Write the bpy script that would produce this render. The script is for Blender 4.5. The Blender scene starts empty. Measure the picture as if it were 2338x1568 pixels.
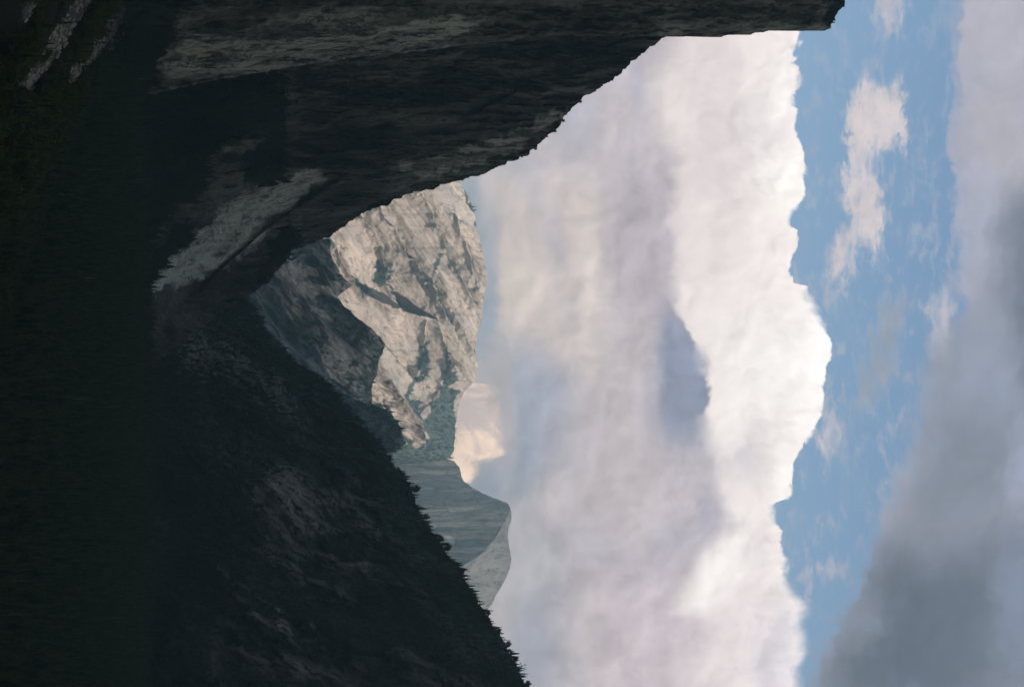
import bpy, math, random
import numpy as np

# ---------------------------------------------------------------- camera, world, sun, exposure
S = bpy.context.scene
F = 4530.0                      # focal length in the chart's pixels (a 2337 x 1568 chart of the view)
CX, CY, HX = 1168.5, 784.0, 681.0
PITCH = math.atan((CX - HX) / F)
cp, sp = math.cos(PITCH), math.sin(PITCH)
cam_d = bpy.data.cameras.new('camera')
cam = bpy.data.objects.new('camera', cam_d)
S.collection.objects.link(cam)
cam_d.sensor_width = 36.0
cam_d.lens = 36.0 * F / 2337.0
cam_d.clip_start = 1.0
cam_d.clip_end = 60000.0
from mathutils import Matrix, Vector
# the camera is held on its side: image right = world up, image down = world right
fwd = Vector((0, cp, sp)); upv = Vector((0, -sp, cp)); left = Vector((-1, 0, 0))
R3 = Matrix((upv, left, -fwd)).transposed()
cam.matrix_world = R3.to_4x4()
S.camera = cam
S.view_settings.view_transform = 'Standard'
S.view_settings.look = 'None'
S.view_settings.exposure = 0.0
S.view_settings.gamma = 1.0
S.cycles.volume_bounces = 0
S.cycles.max_bounces = 4
S.cycles.use_adaptive_sampling = True
S.cycles.adaptive_threshold = 0.002
S.cycles.use_denoising = True

SUN_EL, SUN_AZ = math.radians(38), math.radians(128)     # azimuth from +Y towards +X
sun_vec = Vector((math.sin(SUN_AZ) * math.cos(SUN_EL), math.cos(SUN_AZ) * math.cos(SUN_EL), math.sin(SUN_EL)))
sun_l = bpy.data.lights.new('sun', 'SUN'); sun_l.energy = 5.0; sun_l.angle = math.radians(0.5)
sun_l.color = (1.0, 0.93, 0.84)
sun = bpy.data.objects.new('sun', sun_l); S.collection.objects.link(sun)
sun.rotation_euler = sun_vec.to_track_quat('Z', 'Y').to_euler()
sun.location = (0, 0, 500)


def srgb(r, g, b):
    out = []
    for c in (r, g, b):
        c = c / 255.0
        out.append(c / 12.92 if c <= 0.04045 else ((c + 0.055) / 1.055) ** 2.4)
    return out


# ---------------------------------------------------------------- small numpy toolbox
def sstep(a, b, x):
    t = np.clip((x - a) / (b - a), 0, 1)
    return t * t * (3 - 2 * t)


def _hash(ix, iy, seed):
    h = (ix.astype(np.int64) * 374761393 + iy.astype(np.int64) * 668265263 + seed * 974634777) & 0xFFFFFFFF
    h = ((h ^ (h >> 13)) * 1274126177) & 0xFFFFFFFF
    return (h ^ (h >> 16)) & 0xFFFFFFFF


def noise2(x, y, seed=0):
    x0 = np.floor(x); y0 = np.floor(y)
    fx = x - x0; fy = y - y0
    x0 = x0.astype(np.int64); y0 = y0.astype(np.int64)
    ux = fx * fx * fx * (fx * (fx * 6 - 15) + 10); uy = fy * fy * fy * (fy * (fy * 6 - 15) + 10)
    r = []
    for dx in (0, 1):
        for dy in (0, 1):
            a = _hash(x0 + dx, y0 + dy, seed) * (2 * math.pi / 4294967296.0)
            r.append(np.cos(a) * (fx - dx) + np.sin(a) * (fy - dy))
    a = r[0] + (r[2] - r[0]) * ux; b = r[1] + (r[3] - r[1]) * ux
    return (a + (b - a) * uy) * 1.5


def fbm(x, y, octv=5, seed=0, gain=0.5, lac=2.03):
    s = np.zeros(np.broadcast(x, y).shape); a = 1.0; f = 1.0
    for o in range(octv):
        s += a * noise2(x * f + o * 17.3, y * f - o * 9.1, seed + o * 31); a *= gain; f *= lac
    return s


def ridged(x, y, octv=5, seed=0, gain=0.5, lac=2.07):
    s = np.zeros(np.broadcast(x, y).shape); a = 1.0; f = 1.0
    for o in range(octv):
        s += a * (1 - 2 * np.abs(noise2(x * f + o * 7.7, y * f + o * 3.3, seed + o * 13))); a *= gain; f *= lac
    return s


def poly_sd(X, Y, P):
    """signed distance, positive inside"""
    P = np.asarray(P, float); n = len(P)
    d2 = np.full(X.shape, 1e18); ins = np.zeros(X.shape, bool)
    for i in range(n):
        ax, ay = P[i]; bx, by = P[(i + 1) % n]
        ex, ey = bx - ax, by - ay
        t = np.clip(((X - ax) * ex + (Y - ay) * ey) / (ex * ex + ey * ey + 1e-9), 0, 1)
        d2 = np.minimum(d2, (X - ax - t * ex) ** 2 + (Y - ay - t * ey) ** 2)
        c = (ay > Y) != (by > Y)
        xi = ax + (Y - ay) * ex / (ey if ey != 0 else 1e-9)
        ins ^= c & (X < xi)
    d = np.sqrt(d2)
    return np.where(ins, d, -d)


def line_sd(X, Y, P):
    """distance to an open line and the side (+1 / -1)"""
    P = np.asarray(P, float)
    d2 = np.full(X.shape, 1e18); sg = np.ones(X.shape)
    for i in range(len(P) - 1):
        ax, ay = P[i]; bx, by = P[i + 1]
        ex, ey = bx - ax, by - ay
        t = np.clip(((X - ax) * ex + (Y - ay) * ey) / (ex * ex + ey * ey + 1e-9), 0, 1)
        q = (X - ax - t * ex) ** 2 + (Y - ay - t * ey) ** 2
        s = np.sign(ex * (Y - ay) - ey * (X - ax))
        m = q < d2
        d2 = np.where(m, q, d2); sg = np.where(m, s, sg)
    return np.sqrt(d2), sg


def P3(X, Y, d):
    """the point at horizontal depth d (metres along +Y) seen along bearing/elevation (X, Y)"""
    a = (np.asarray(X, float) - CX) / F; b = (np.asarray(Y, float) - CY) / F
    yy = cp - a * sp; zz = sp + a * cp
    k = d / yy
    return np.stack([b * k, d + 0 * k, zz * k], -1)


# ---------------------------------------------------------------- node expression helper
class E:
    nt = None
    def __init__(s, sock): s.s = sock
    @staticmethod
    def op(kind, *a, clamp=False):
        n = E.nt.nodes.new('ShaderNodeMath'); n.operation = kind; n.use_clamp = clamp
        for i, v in enumerate(a):
            if isinstance(v, E): E.nt.links.new(v.s, n.inputs[i])
            else: n.inputs[i].default_value = v
        return E(n.outputs[0])
    def __add__(s, o): return E.op('ADD', s, o)
    __radd__ = __add__
    def __sub__(s, o): return E.op('SUBTRACT', s, o)
    def __rsub__(s, o): return E.op('SUBTRACT', o, s)
    def __mul__(s, o): return E.op('MULTIPLY', s, o)
    __rmul__ = __mul__
    def __truediv__(s, o): return E.op('DIVIDE', s, o)


def e_smooth(x, a, b, lo=0.0, hi=1.0, kind='SMOOTHSTEP'):
    n = E.nt.nodes.new('ShaderNodeMapRange'); n.interpolation_type = kind; n.clamp = True
    for i, v in enumerate((x, a, b, lo, hi)):
        if isinstance(v, E): E.nt.links.new(v.s, n.inputs[i])
        else: n.inputs[i].default_value = v
    return E(n.outputs[0])


def e_vec(x, y, z=0.0):
    n = E.nt.nodes.new('ShaderNodeCombineXYZ')
    for i, v in enumerate((x, y, z)):
        if isinstance(v, E): E.nt.links.new(v.s, n.inputs[i])
        else: n.inputs[i].default_value = v
    return E(n.outputs[0])


def e_noise(vec, scale, detail=4, rough=0.5, dist=0.0, lac=2.0, dims='3D'):
    n = E.nt.nodes.new('ShaderNodeTexNoise'); n.noise_dimensions = dims
    if vec is not None: E.nt.links.new(vec.s, n.inputs['Vector'])
    n.inputs['Scale'].default_value = scale; n.inputs['Detail'].default_value = detail
    n.inputs['Roughness'].default_value = rough; n.inputs['Distortion'].default_value = dist
    n.inputs['Lacunarity'].default_value = lac
    return E(n.outputs[0]), E(n.outputs[1])


def e_puff(vec, scale, detail=3.0, rough=0.5, lac=2.1):
    n = E.nt.nodes.new('ShaderNodeTexVoronoi'); n.feature = 'F1'; n.normalize = True
    E.nt.links.new(vec.s, n.inputs['Vector'])
    n.inputs['Scale'].default_value = scale; n.inputs['Detail'].default_value = detail
    n.inputs['Roughness'].default_value = rough; n.inputs['Lacunarity'].default_value = lac
    return 1.0 - E(n.outputs['Distance'])


def e_sep(v):
    n = E.nt.nodes.new('ShaderNodeSeparateXYZ'); E.nt.links.new(v.s, n.inputs[0])
    return [E(o) for o in n.outputs]


def e_mix(f, a, b, mode='MIX'):
    n = E.nt.nodes.new('ShaderNodeMix'); n.data_type = 'RGBA'; n.blend_type = mode
    for k, v in ((0, f), (6, a), (7, b)):
        if isinstance(v, E): E.nt.links.new(v.s, n.inputs[k])
        elif k == 0: n.inputs[0].default_value = v
        else: n.inputs[k].default_value = (*v, 1) if len(v) == 3 else v
    return E(n.outputs[2])


def e_curve(x, pts):
    n = E.nt.nodes.new('ShaderNodeFloatCurve')
    E.nt.links.new(x.s, n.inputs['Value'])
    c = n.mapping.curves[0]
    while len(c.points) > 2: c.points.remove(c.points[1])
    pts = sorted(pts)
    c.points[0].location = pts[0]; c.points[-1].location = pts[-1]
    for p in pts[1:-1]: c.points.new(*p)
    for p in c.points: p.handle_type = 'VECTOR'
    n.mapping.update()
    return E(n.outputs[0])


# ---------------------------------------------------------------- sky
Y0, Y1 = -60.0, 1628.0


def paint(base, ops, x0, x1, nrow, alpha=None):
    """low-resolution colour chart of a cloud layer: rows of elevation, 32 stops of bearing"""
    xs = np.linspace(x0, x1, nrow); ys = np.linspace(Y0, Y1, 32)
    X, Y = np.meshgrid(xs, ys, indexing='ij')
    C = np.zeros(X.shape + (4,)); C[..., :3] = srgb(*base); C[..., 3] = 1.0 if alpha is None else alpha
    for P, col, soft, a in ops:
        if len(P) == 4 and not hasattr(P[0], '__len__'):      # ellipse cx, cy, rx, ry
            r = np.sqrt(((X - P[0]) / P[2]) ** 2 + ((Y - P[1]) / P[3]) ** 2)
            w = 1 - sstep(1 - soft, 1 + soft, r)
        else:
            w = sstep(-soft, soft, poly_sd(X, Y, P))
        if alpha is None:
            w = (w * a)[..., None]
            C[..., :3] = C[..., :3] * (1 - w) + np.array(srgb(*col)) * w
        else:
            A = C[..., 3].copy()
            ww = w[..., None] ** 0.5
            C[..., :3] = C[..., :3] * (1 - ww) + np.array(srgb(*col)) * ww
            C[..., 3] = np.maximum(A * (1 - w) + a * w, 0) if a < 0.99 else np.maximum(A, w)
    return xs, ys, C


def ramps(chart, Xe, Qe):
    xs, ys, C, nodes = chart
    colr = alp = None
    for k in range(len(xs)):
        Qk = Qe; Xk = Xe
        if colr is not None:                       # keeps the evaluation in order (few live values)
            Qk = Qe + colr * 1e-9; Xk = Xe + colr * 1e-9
        n = nodes[k]
        E.nt.links.new(Qk.s, n.inputs[0])
        c, a = E(n.outputs[0]), E(n.outputs[1])
        if colr is None: colr, alp = c, a
        else:
            f = e_smooth(Xk, float(xs[k - 1]), float(xs[k]))
            colr = e_mix(f, colr, c)
            alp = alp + f * (a - alp)
    return colr, alp


def prebuild(chart, power=1.0):
    """the ramp nodes are made while the tree is still small (much faster)"""
    xs, ys, C = chart
    mean = C[..., :3].reshape(-1, 3).mean(0)
    C = C.copy(); C[..., :3] = mean * (C[..., :3] / mean) ** power
    nodes = []
    for k in range(len(xs)):
        n = E.nt.nodes.new('ShaderNodeValToRGB'); r = n.color_ramp; r.interpolation = 'B_SPLINE'
        while len(r.elements) < 32: r.elements.new(0.5)
        for j in range(32):
            r.elements[j].position = j / 31.0
            r.elements[j].color = [float(v) for v in C[k, j]]
        nodes.append(n)
    return (*chart, nodes)


W = bpy.data.worlds.new('World'); W.use_nodes = True
nt = W.node_tree; nt.nodes.clear(); E.nt = nt
# colour charts of the cloud layers
Cc = paint((238, 233, 231), [
    ([(1480, 60), (1680, 60), (1730, 250), (1680, 480), (1540, 480)], (226, 220, 222), 50, .8),
    ((1750, 190, 60, 90), (238, 234, 233), .6, .9),
    ((1530, 260, 40, 70), (240, 236, 234), .5, .9),
    ((1790, 410, 50, 80), (248, 247, 243), .5, 1),
    ((1790, 210, 22, 60), (246, 244, 241), .5, 1),
    ((1735, 300, 60, 60), (229, 224, 226), .6, .8),
    ((1650, 620, 90, 90), (236, 231, 230), .6, .8),
    ([(1600, 720), (1850, 720), (1890, 820), (1860, 980), (1660, 980)], (243, 241, 239), 50, .9),
    ((1860, 790, 24, 80), (247, 245, 243), .5, 1),
    ((1745, 1010, 40, 40), (232, 229, 230), .6, .7),
    ((1790, 1090, 40, 45), (246, 244, 240), .5, 1),
    ((1700, 1060, 40, 50), (222, 219, 223), .6, .9),
    ((1680, 1210, 60, 50), (242, 239, 237), .6, .9),
    ((1620, 1330, 75, 75), (253, 252, 249), .5, 1),
    ([(1680, 1300), (1760, 1330), (1820, 1400), (1830, 1628), (1480, 1628), (1540, 1430)], (231, 225, 228), 50, .8),
    ((1790, 1440, 24, 60), (205, 206, 214), .7, .5),
    ((1765, 1530, 40, 40), (196, 199, 209), .7, .7),
    ((1800, 1530, 18, 60), (236, 232, 232), .5, .7),
    ((1730, 1230, 22, 40), (216, 214, 220), .7, .7),
], 1480, 1900, 12)
Gc = paint((206, 202, 207), [
    ([(1040, 380), (1090, 400), (1140, 600), (1130, 720), (1110, 830), (1030, 880)], (163, 176, 198), 22, .95),
    ([(1120, 60), (1480, 60), (1480, 420), (1100, 420)], (208, 205, 213), 40, .8),
    ((1300, 270, 60, 60), (196, 197, 210), .7, .8),
    ((1230, 330, 30, 60), (218, 212, 214), .7, .8),
    ((1400, 300, 26, 60), (216, 211, 215), .7, .8),
    ((1460, 180, 26, 40), (194, 195, 210), .7, .8),
    ((1200, 400, 40, 50), (182, 190, 210), .7, .7),
    ([(1135, 410), (1370, 400), (1385, 560), (1370, 760), (1330, 900), (1190, 740), (1125, 650)], (222, 215, 213), 55, .9),
    ((1185, 670, 45, 75), (230, 224, 220), .5, .95),
    ((1345, 640, 32, 120), (230, 225, 222), .6, .9),
    ((1262, 540, 26, 80), (203, 200, 208), .7, .9),
    ((1290, 720, 22, 70), (206, 203, 208), .7, .8),
    ((1230, 450, 20, 50), (204, 201, 209), .7, .8),
    ([(1385, 380), (1535, 380), (1540, 700), (1500, 720), (1400, 690), (1372, 600)], (199, 194, 202), 16, .95),
    ((1440, 610, 45, 45), (203, 198, 205), .7, .7),
    ([(1380, 720), (1500, 720), (1500, 1150), (1400, 1150)], (208, 204, 210), 30, .7),
    ([(1515, 700), (1650, 700), (1650, 1010), (1590, 1020), (1495, 1000), (1500, 800)], (156, 167, 187), 26, .9),
    ((1590, 1085, 75, 62), (204, 201, 208), .6, .98),
    ([(1180, 770), (1300, 850), (1310, 1080), (1200, 1090), (1150, 900)], (177, 185, 203), 30, .85),
    ((1145, 830, 24, 60), (200, 203, 213), .5, .9),
    ([(1230, 1020), (1320, 900), (1380, 960), (1310, 1120), (1240, 1200)], (205, 203, 210), 26, .7),
    ((1110, 1120, 50, 70), (160, 170, 190), .5, .95),
    ((1190, 1060, 36, 90), (170, 180, 198), .6, .9),
    ((1275, 1130, 22, 60), (214, 209, 213), .6, .8),
    ([(1150, 1170), (1300, 1180), (1300, 1628), (1150, 1628)], (193, 195, 205), 60, .8),
    ((1210, 1480, 50, 90), (180, 187, 205), .7, .6),
    ((1360, 1250, 60, 60), (200, 199, 209), .7, .7),
    ([(1330, 1330), (1480, 1280), (1600, 1420), (1640, 1628), (1350, 1628)], (211, 205, 212), 40, .85),
    ((1620, 1170, 36, 30), (176, 180, 196), .5, .9),
    ((1540, 1230, 70, 36), (194, 194, 205), .6, .8),
    ((1470, 1310, 60, 40), (196, 192, 204), .6, .7),
    ((1640, 1420, 36, 24), (208, 202, 208), .6, .8),
], 1040, 1680, 18)
Uc = paint((190, 196, 214), [
    ([(1985, -60), (2075, -60), (2068, 40), (2040, 70), (2005, 95), (1990, 50)], (196, 200, 217), 16, .95),
    ([(2140, -60), (2180, -60), (2170, 40), (2140, 70)], (186, 194, 214), 14, .6),
    ([(2105, 80), (2128, 90), (2122, 150), (2105, 165)], (186, 194, 214), 12, .6),
    ([(1955, 185), (1990, 160), (2030, 175), (2068, 200), (2070, 280), (2045, 345), (1990, 345), (1975, 400),
      (2022, 435), (2024, 500), (2005, 600), (1960, 575), (1935, 610), (1922, 680), (1895, 675), (1880, 600),
      (1905, 540), (1935, 480), (1915, 440), (1935, 400), (1930, 280)], (222, 219, 227), 20, .93),
    ([(2090, 330), (2120, 340), (2118, 390), (2085, 440), (2062, 465), (2066, 430)], (186, 193, 212), 14, .7),
    ((2000, 300, 60, 60), (228, 224, 230), .5, .98),
    ((1895, 990, 32, 50), (214, 213, 222), .5, .95),
    ((1900, 700, 16, 90), (190, 198, 214), .6, .55),
    ((1890, 910, 18, 70), (206, 208, 219), .6, .75),
    ((2060, 560, 20, 40), (176, 190, 212), .6, .45),
    ((1950, 1120, 40, 60), (160, 178, 202), .6, .4),
    ((1885, 900, 18, 30), (188, 195, 212), .5, .6),
    ([(2010, 690), (2060, 665), (2100, 670), (2060, 740), (2045, 820), (2050, 870), (2000, 925), (1960, 965),
      (1930, 990), (1925, 965), (1960, 890), (1965, 830), (1985, 760)], (156, 171, 190), 18, .85),
    ((1845, 1190, 30, 40), (150, 172, 196), .6, .5),
    ((1940, 740, 20, 60), (150, 180, 208), .6, .45),
    ([(2192, -60), (2185, 100), (2180, 200), (2172, 300), (2165, 420), (2168, 520), (2190, 570), (2215, 600),
      (2160, 650), (2120, 675), (2110, 700), (2140, 780), (2120, 850), (2100, 950), (2060, 1050), (2020, 1150),
      (1985, 1250), (1950, 1350), (1915, 1440), (1870, 1520), (1830, 1628), (2500, 1628), (2500, -60)],
     (176, 182, 202), 26, 1.0),
    ((2260, 60, 80, 120), (188, 190, 206), .6, .99),
    ((2250, 200, 50, 90), (180, 186, 202), .7, .99),
    ((2300, 330, 60, 120), (184, 186, 200), .7, .99),
    ((2240, 500, 50, 60), (176, 185, 207), .7, .99),
    ([(2300, 480), (2420, 440), (2420, 960), (2310, 900), (2280, 700)], (122, 135, 154), 60, .99),
    ([(2120, 760), (2230, 700), (2300, 880), (2340, 980), (2060, 1080)], (152, 164, 184), 60, .99),
    ((2250, 880, 50, 60), (152, 165, 188), .6, .99),
    ([(2170, 960), (2290, 960), (2270, 1160), (2080, 1190)], (136, 148, 165), 60, .99),
    ((2322, 1060, 34, 60), (160, 172, 198), .5, .99),
    ([(2000, 1260), (2340, 1200), (2500, 1628), (1860, 1628), (1900, 1500)], (126, 138, 155), 90, .99),
    ([(2030, 1300), (2250, 1350), (2160, 1628), (1940, 1628)], (108, 121, 138), 80, .99),
    ((2330, 1400, 50, 120), (134, 148, 172), .7, .99),
    ((1960, 1420, 46, 40), (140, 153, 172), .6, .99),
    ((2145, 720, 26, 45), (198, 203, 218), .6, .99),
    ((2180, 720, 14, 22), (120, 160, 205), .6, .25),
], 1810, 2370, 22, alpha=0.0)
Cc, Gc, Uc = prebuild(Cc, 1.3), prebuild(Gc, 1.3), prebuild(Uc)
out = nt.nodes.new('ShaderNodeOutputWorld'); bg = nt.nodes.new('ShaderNodeBackground')
nt.links.new(bg.outputs[0], out.inputs[0])
tc = nt.nodes.new('ShaderNodeTexCoord')
dx_, dy_, dz_ = e_sep(E(tc.outputs['Generated']))
yy = E.op('MAXIMUM', dy_ * cp + dz_ * sp, 0.02)
zz = dz_ * cp - dy_ * sp
XX = zz / yy * F + CX            # elevation chart coordinate
YY = dx_ / yy * F + CY           # bearing chart coordinate
pv = e_vec(XX * 0.01, YY * 0.01, 0.0)
# billow warps
_, wc = e_noise(pv, 0.55, 5, 0.55)
wx, wy, _z = e_sep(wc)
wx = wx - 0.5; wy = wy - 0.5
pv2 = e_vec(XX * 0.01 + wx * 1.2, YY * 0.01 + wy * 1.2, 3.0)
nf, nfc = e_noise(pv2, 2.2, 6, 0.58)          # fine
fx, fy, _z = e_sep(nfc)
fx = fx - 0.5; fy = fy - 0.5
Xw = XX + wx * 75.0 + fx * 26.0
Yw = YY + wy * 90.0 + fy * 30.0
q = (YY - Y0) / (Y1 - Y0)
qw = E.op('MINIMUM', E.op('MAXIMUM', (Yw - Y0) / (Y1 - Y0), 0.0), 1.0)

# cauliflower puffs of the cumulus, and the same field one step towards the light
pA = e_puff(e_vec(XX * 0.01 + wx * 1.5 + fx * .3, YY * 0.009 + wy * 1.5 + fy * .3, 2.0), 0.75, 4.0, 0.55)
pB = e_puff(e_vec(XX * 0.01 + wx * 1.5 + fx * .3 + 0.10, YY * 0.009 + wy * 1.5 + fy * .3 + 0.10, 2.0), 0.75, 4.0, 0.55)
puff = pA - 0.62
pshade = pA - pB
# blue sky from the physical sky model
st = nt.nodes.new('ShaderNodeTexSky'); st.sky_type = 'NISHITA'; st.sun_disc = False
st.sun_elevation = SUN_EL; st.sun_rotation = SUN_AZ
st.altitude = 1400; st.dust_density = 0.6; st.ozone_density = 2.0
sky_raw = E(st.outputs[0])
sky_blue = e_mix(1.0, sky_raw, (0.172, 0.174, 0.160), 'MULTIPLY')

# --- layer C: the big white cumulus
colC, _ = ramps(Cc, Xw, qw)
# --- layer G: the grey, streaked cloud in front of it
colG, _ = ramps(Gc, Xw, qw)
# --- layer L: small warm-lit cloud low behind the dome
# --- layer U: wisps and the dark upper cloud (alpha = cover)
# streaky warp for the wisps
_, sc2 = e_noise(e_vec(XX * 0.022, YY * 0.009, 7.0), 2.0, 7, 0.62, 0.4)
sx, sy, sz = e_sep(sc2)
kU = E.op('MAXIMUM', e_smooth(XX, 2100.0, 2220.0), e_smooth(YY, 950.0, 1250.0))
iU = 1.0 - kU
Xu = XX + (sx - 0.5) * 85.0 * iU + wx * 130.0 * kU + fx * 40.0; Yu = YY + (sy - 0.5) * 150.0 * iU + wy * 130.0 * kU + fy * 40.0 * kU
quw = E.op('MINIMUM', E.op('MAXIMUM', (Yu - Y0) / (Y1 - Y0), 0.0), 1.0)
colU, alpU = ramps(Uc, Xu, quw)
erode = e_smooth(YY, 900.0, 1500.0, 1.0, 0.35)
wisp = e_smooth(XX + wx * 60.0, 2120.0, 2200.0, 1.0, 0.3) * erode
alphaU = e_smooth(alpU + (sz - 0.53) * 1.25 * wisp + (nf - 0.5) * 0.35, 0.10, 1.05)

edgeC = [(-60, 1824), (60, 1824), (71, 1823), (99, 1822), (115, 1806), (132, 1813), (164, 1813), (197, 1807), (214, 1796),
         (243, 1796), (250, 1809), (309, 1811), (335, 1821), (368, 1829), (428, 1840), (454, 1827), (470, 1811),
         (493, 1796), (516, 1794), (526, 1809), (555, 1811), (595, 1794), (621, 1788), (645, 1794), (651, 1822),
         (693, 1844), (713, 1857), (739, 1876), (779, 1893), (795, 1891), (825, 1888), (833, 1873), (878, 1873),
         (920, 1867), (957, 1860), (983, 1847), (1009, 1830), (1036, 1812), (1062, 1796), (1082, 1800), (1101, 1795),
         (1124, 1798), (1142, 1781), (1149, 1752), (1164, 1756), (1193, 1766), (1213, 1781), (1236, 1778), (1282, 1782),
         (1332, 1792), (1358, 1812), (1387, 1832), (1424, 1817), (1463, 1824), (1489, 1826), (1522, 1818), (1628, 1828)]
edgeG = [(-60, 1560), (60, 1555), (110, 1535), (160, 1510), (200, 1492), (280, 1496), (330, 1528), (370, 1546), (390, 1528), (420, 1540),
         (600, 1534), (700, 1538), (740, 1560), (780, 1585), (830, 1608), (900, 1612), (960, 1606), (1000, 1604),
         (1050, 1635), (1100, 1640), (1150, 1650), (1175, 1668), (1200, 1664), (1230, 1640), (1270, 1606),
         (1330, 1572), (1380, 1545), (1400, 1548), (1412, 1590), (1440, 1600), (1500, 1560), (1628, 1560)]


def edge(pts, lo, hi):
    return e_curve(q, [((y - Y0) / (Y1 - Y0), (x - lo) / (hi - lo)) for y, x in pts]) * (hi - lo) + lo


n_soft, _ = e_noise(pv, 0.9, 2, 0.5)
softC = e_smooth(YY, 1230.0, 1420.0, 4.0, 26.0) + e_smooth(n_soft, 0.5, 0.7, 0.0, 16.0)
ec = edge(edgeC, 1700, 1950) + (nf - 0.5) * 22.0 + fx * 12.0 + puff * 85.0
aC = e_smooth((ec - XX) / softC, -1.0, 1.0)
softG = e_smooth(YY, 1380.0, 1460.0, 9.0, 60.0) + e_smooth(YY, 300.0, 420.0, 16.0, 0.0) + e_smooth(n_soft, 0.48, 0.62, 0.0, 26.0) + e_smooth(YY, 650.0, 760.0, 14.0, 0.0) + e_smooth(YY, 960.0, 1080.0, 0.0, 22.0)
eg = edge(edgeG, 1450, 1750) + (nf - 0.5) * 36.0 + fy * 24.0 + wx * 24.0 + puff * 50.0
aG = e_smooth((eg - XX) / softG, -1.0, 1.0)
rimC = e_smooth(ec - XX, 10.0, 240.0, 1.0, 0.42)
# self-shading of the billows: slope of the puff field towards the light
n_a, _ = e_noise(e_vec(XX * 0.01 + wx * 1.6, YY * 0.01 + wy * 1.6, 11.0), 0.9, 6, 0.52)
n_b, _ = e_noise(e_vec(XX * 0.01 + wx * 1.6 + 0.16, YY * 0.01 + wy * 1.6 + 0.12, 11.0), 0.9, 6, 0.52)
shade = (n_a - n_b)
bill = 1.0 + shade * 0.50 + (n_a - 0.56) * 0.10 + pshade * rimC + puff * 0.16
# slow streaks across the grey layer
s_a, _ = e_noise(e_vec(XX * 0.011 + YY * 0.002 + wx * .8, YY * 0.005 - XX * 0.001 + wy * .8, 5.0), 1.8, 7, 0.6, 0.5)
mottle, _ = e_noise(pv2, 1.1, 5, 0.6)
gray_m = 1.0 + (s_a - 0.5) * 0.36 + (mottle - 0.5) * 0.42 + shade * 0.80 + pshade * 0.30 + puff * 0.12


def scale_col(c, f):
    n = E.nt.nodes.new('ShaderNodeVectorMath'); n.operation = 'SCALE'
    E.nt.links.new(c.s, n.inputs[0]); E.nt.links.new(f.s, n.inputs[3])
    return E(n.outputs[0])


def tint(c, rgb):
    return e_mix(1.0, c, rgb, 'MULTIPLY')


edge_bright = e_smooth(ec - XX, 0.0, 70.0, 1.045, 0.99)
colC = scale_col(colC, bill * edge_bright * 1.33)
colC = tint(colC, (0.99, 1.03, 1.09))
colG = scale_col(colG, gray_m * 1.21)
colG = tint(colG, (0.965, 1.0, 1.08))
colU = scale_col(colU, 1.0 + (mottle - 0.5) * 0.18 + (s_a - 0.5) * 0.10 + shade * 0.45 + 0.12)
veil = e_smooth(sz + (mottle - 0.5) * .6, 0.47, 0.72) * e_smooth(YY, 250.0, 1000.0, .35, .65)
alphaU = E.op('MAXIMUM', alphaU, veil)
sky = e_mix(alphaU, sky_blue, colU)
sky = e_mix(aC, sky, colC)
sky = e_mix(aG, sky, colG)
# warm-lit cloud low behind the dome
eL_hi = edge([(-60, 1000), (868, 1010), (876, 1105), (884, 1134), (920, 1142), (1000, 1143), (1042, 1141), (1048, 1112), (1062, 1092), (1085, 1076), (1105, 1062), (1120, 1000), (1628, 1000)], 1000, 1200)
aL = e_smooth(eL_hi + (nf - 0.5) * 50.0 + fx * 24.0 + puff * 70.0 - XX, -12.0, 20.0)
colL = scale_col(e_mix(e_smooth(mottle + pshade * .4, 0.40, 0.58), srgb(205, 196, 200), srgb(255, 238, 222)), 1.5 + shade * 1.5 + pshade * 1.0 + (mottle - 0.5) * .9)
sky = e_mix(aL, sky, colL)
# small grey tuft beside the mountain
eT = edge([(-60, 1000), (735, 1010), (760, 1150), (780, 1160), (800, 1168), (830, 1182), (860, 1172), (890, 1162), (915, 1150), (935, 1050), (950, 1000), (1628, 1000)], 1000, 1200)
aT = e_smooth(eT + (nf - 0.5) * 30.0 - XX, -3.0, 10.0) * e_smooth(XX, 1090.0, 1150.0) * 0.55
sky = e_mix(aT, sky, scale_col(e_mix(0.5, srgb(196, 200, 211), srgb(200, 203, 214)), 1.0 + shade * 0.2))
# unseen sky outside this opening, grey low and bright overhead, set for its light
onoise, _ = e_noise(E(tc.outputs['Generated']), 3.0, 5, 0.55)
over = scale_col(e_mix(e_smooth(onoise, 0.35, 0.7), (0.42, 0.47, 0.46), (0.62, 0.67, 0.65)), e_smooth(dz_, -0.1, 0.9, 1.15, 0.8))
over = e_mix(e_smooth(dz_, 0.42, 0.75), over, (0.50, 0.66, 0.84))
off = E.op('MAXIMUM', e_smooth(E.op('ABSOLUTE', YY - CY), 1500.0, 3200.0), e_smooth(XX, 2700.0, 4200.0))
off = E.op('MAXIMUM', off, e_smooth(dy_, 0.5, 0.2))
sky = e_mix(off, sky, over)
nt.links.new(sky.s, bg.inputs[0]); bg.inputs[1].default_value = 1.0
S.world = W


# ---------------------------------------------------------------- object helpers
def tag(o, label=None, cat=None, group=None, kind=None):
    if label: o['label'] = label
    if cat: o['category'] = cat
    if group: o['group'] = group
    if kind: o['kind'] = kind
    return o


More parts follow.
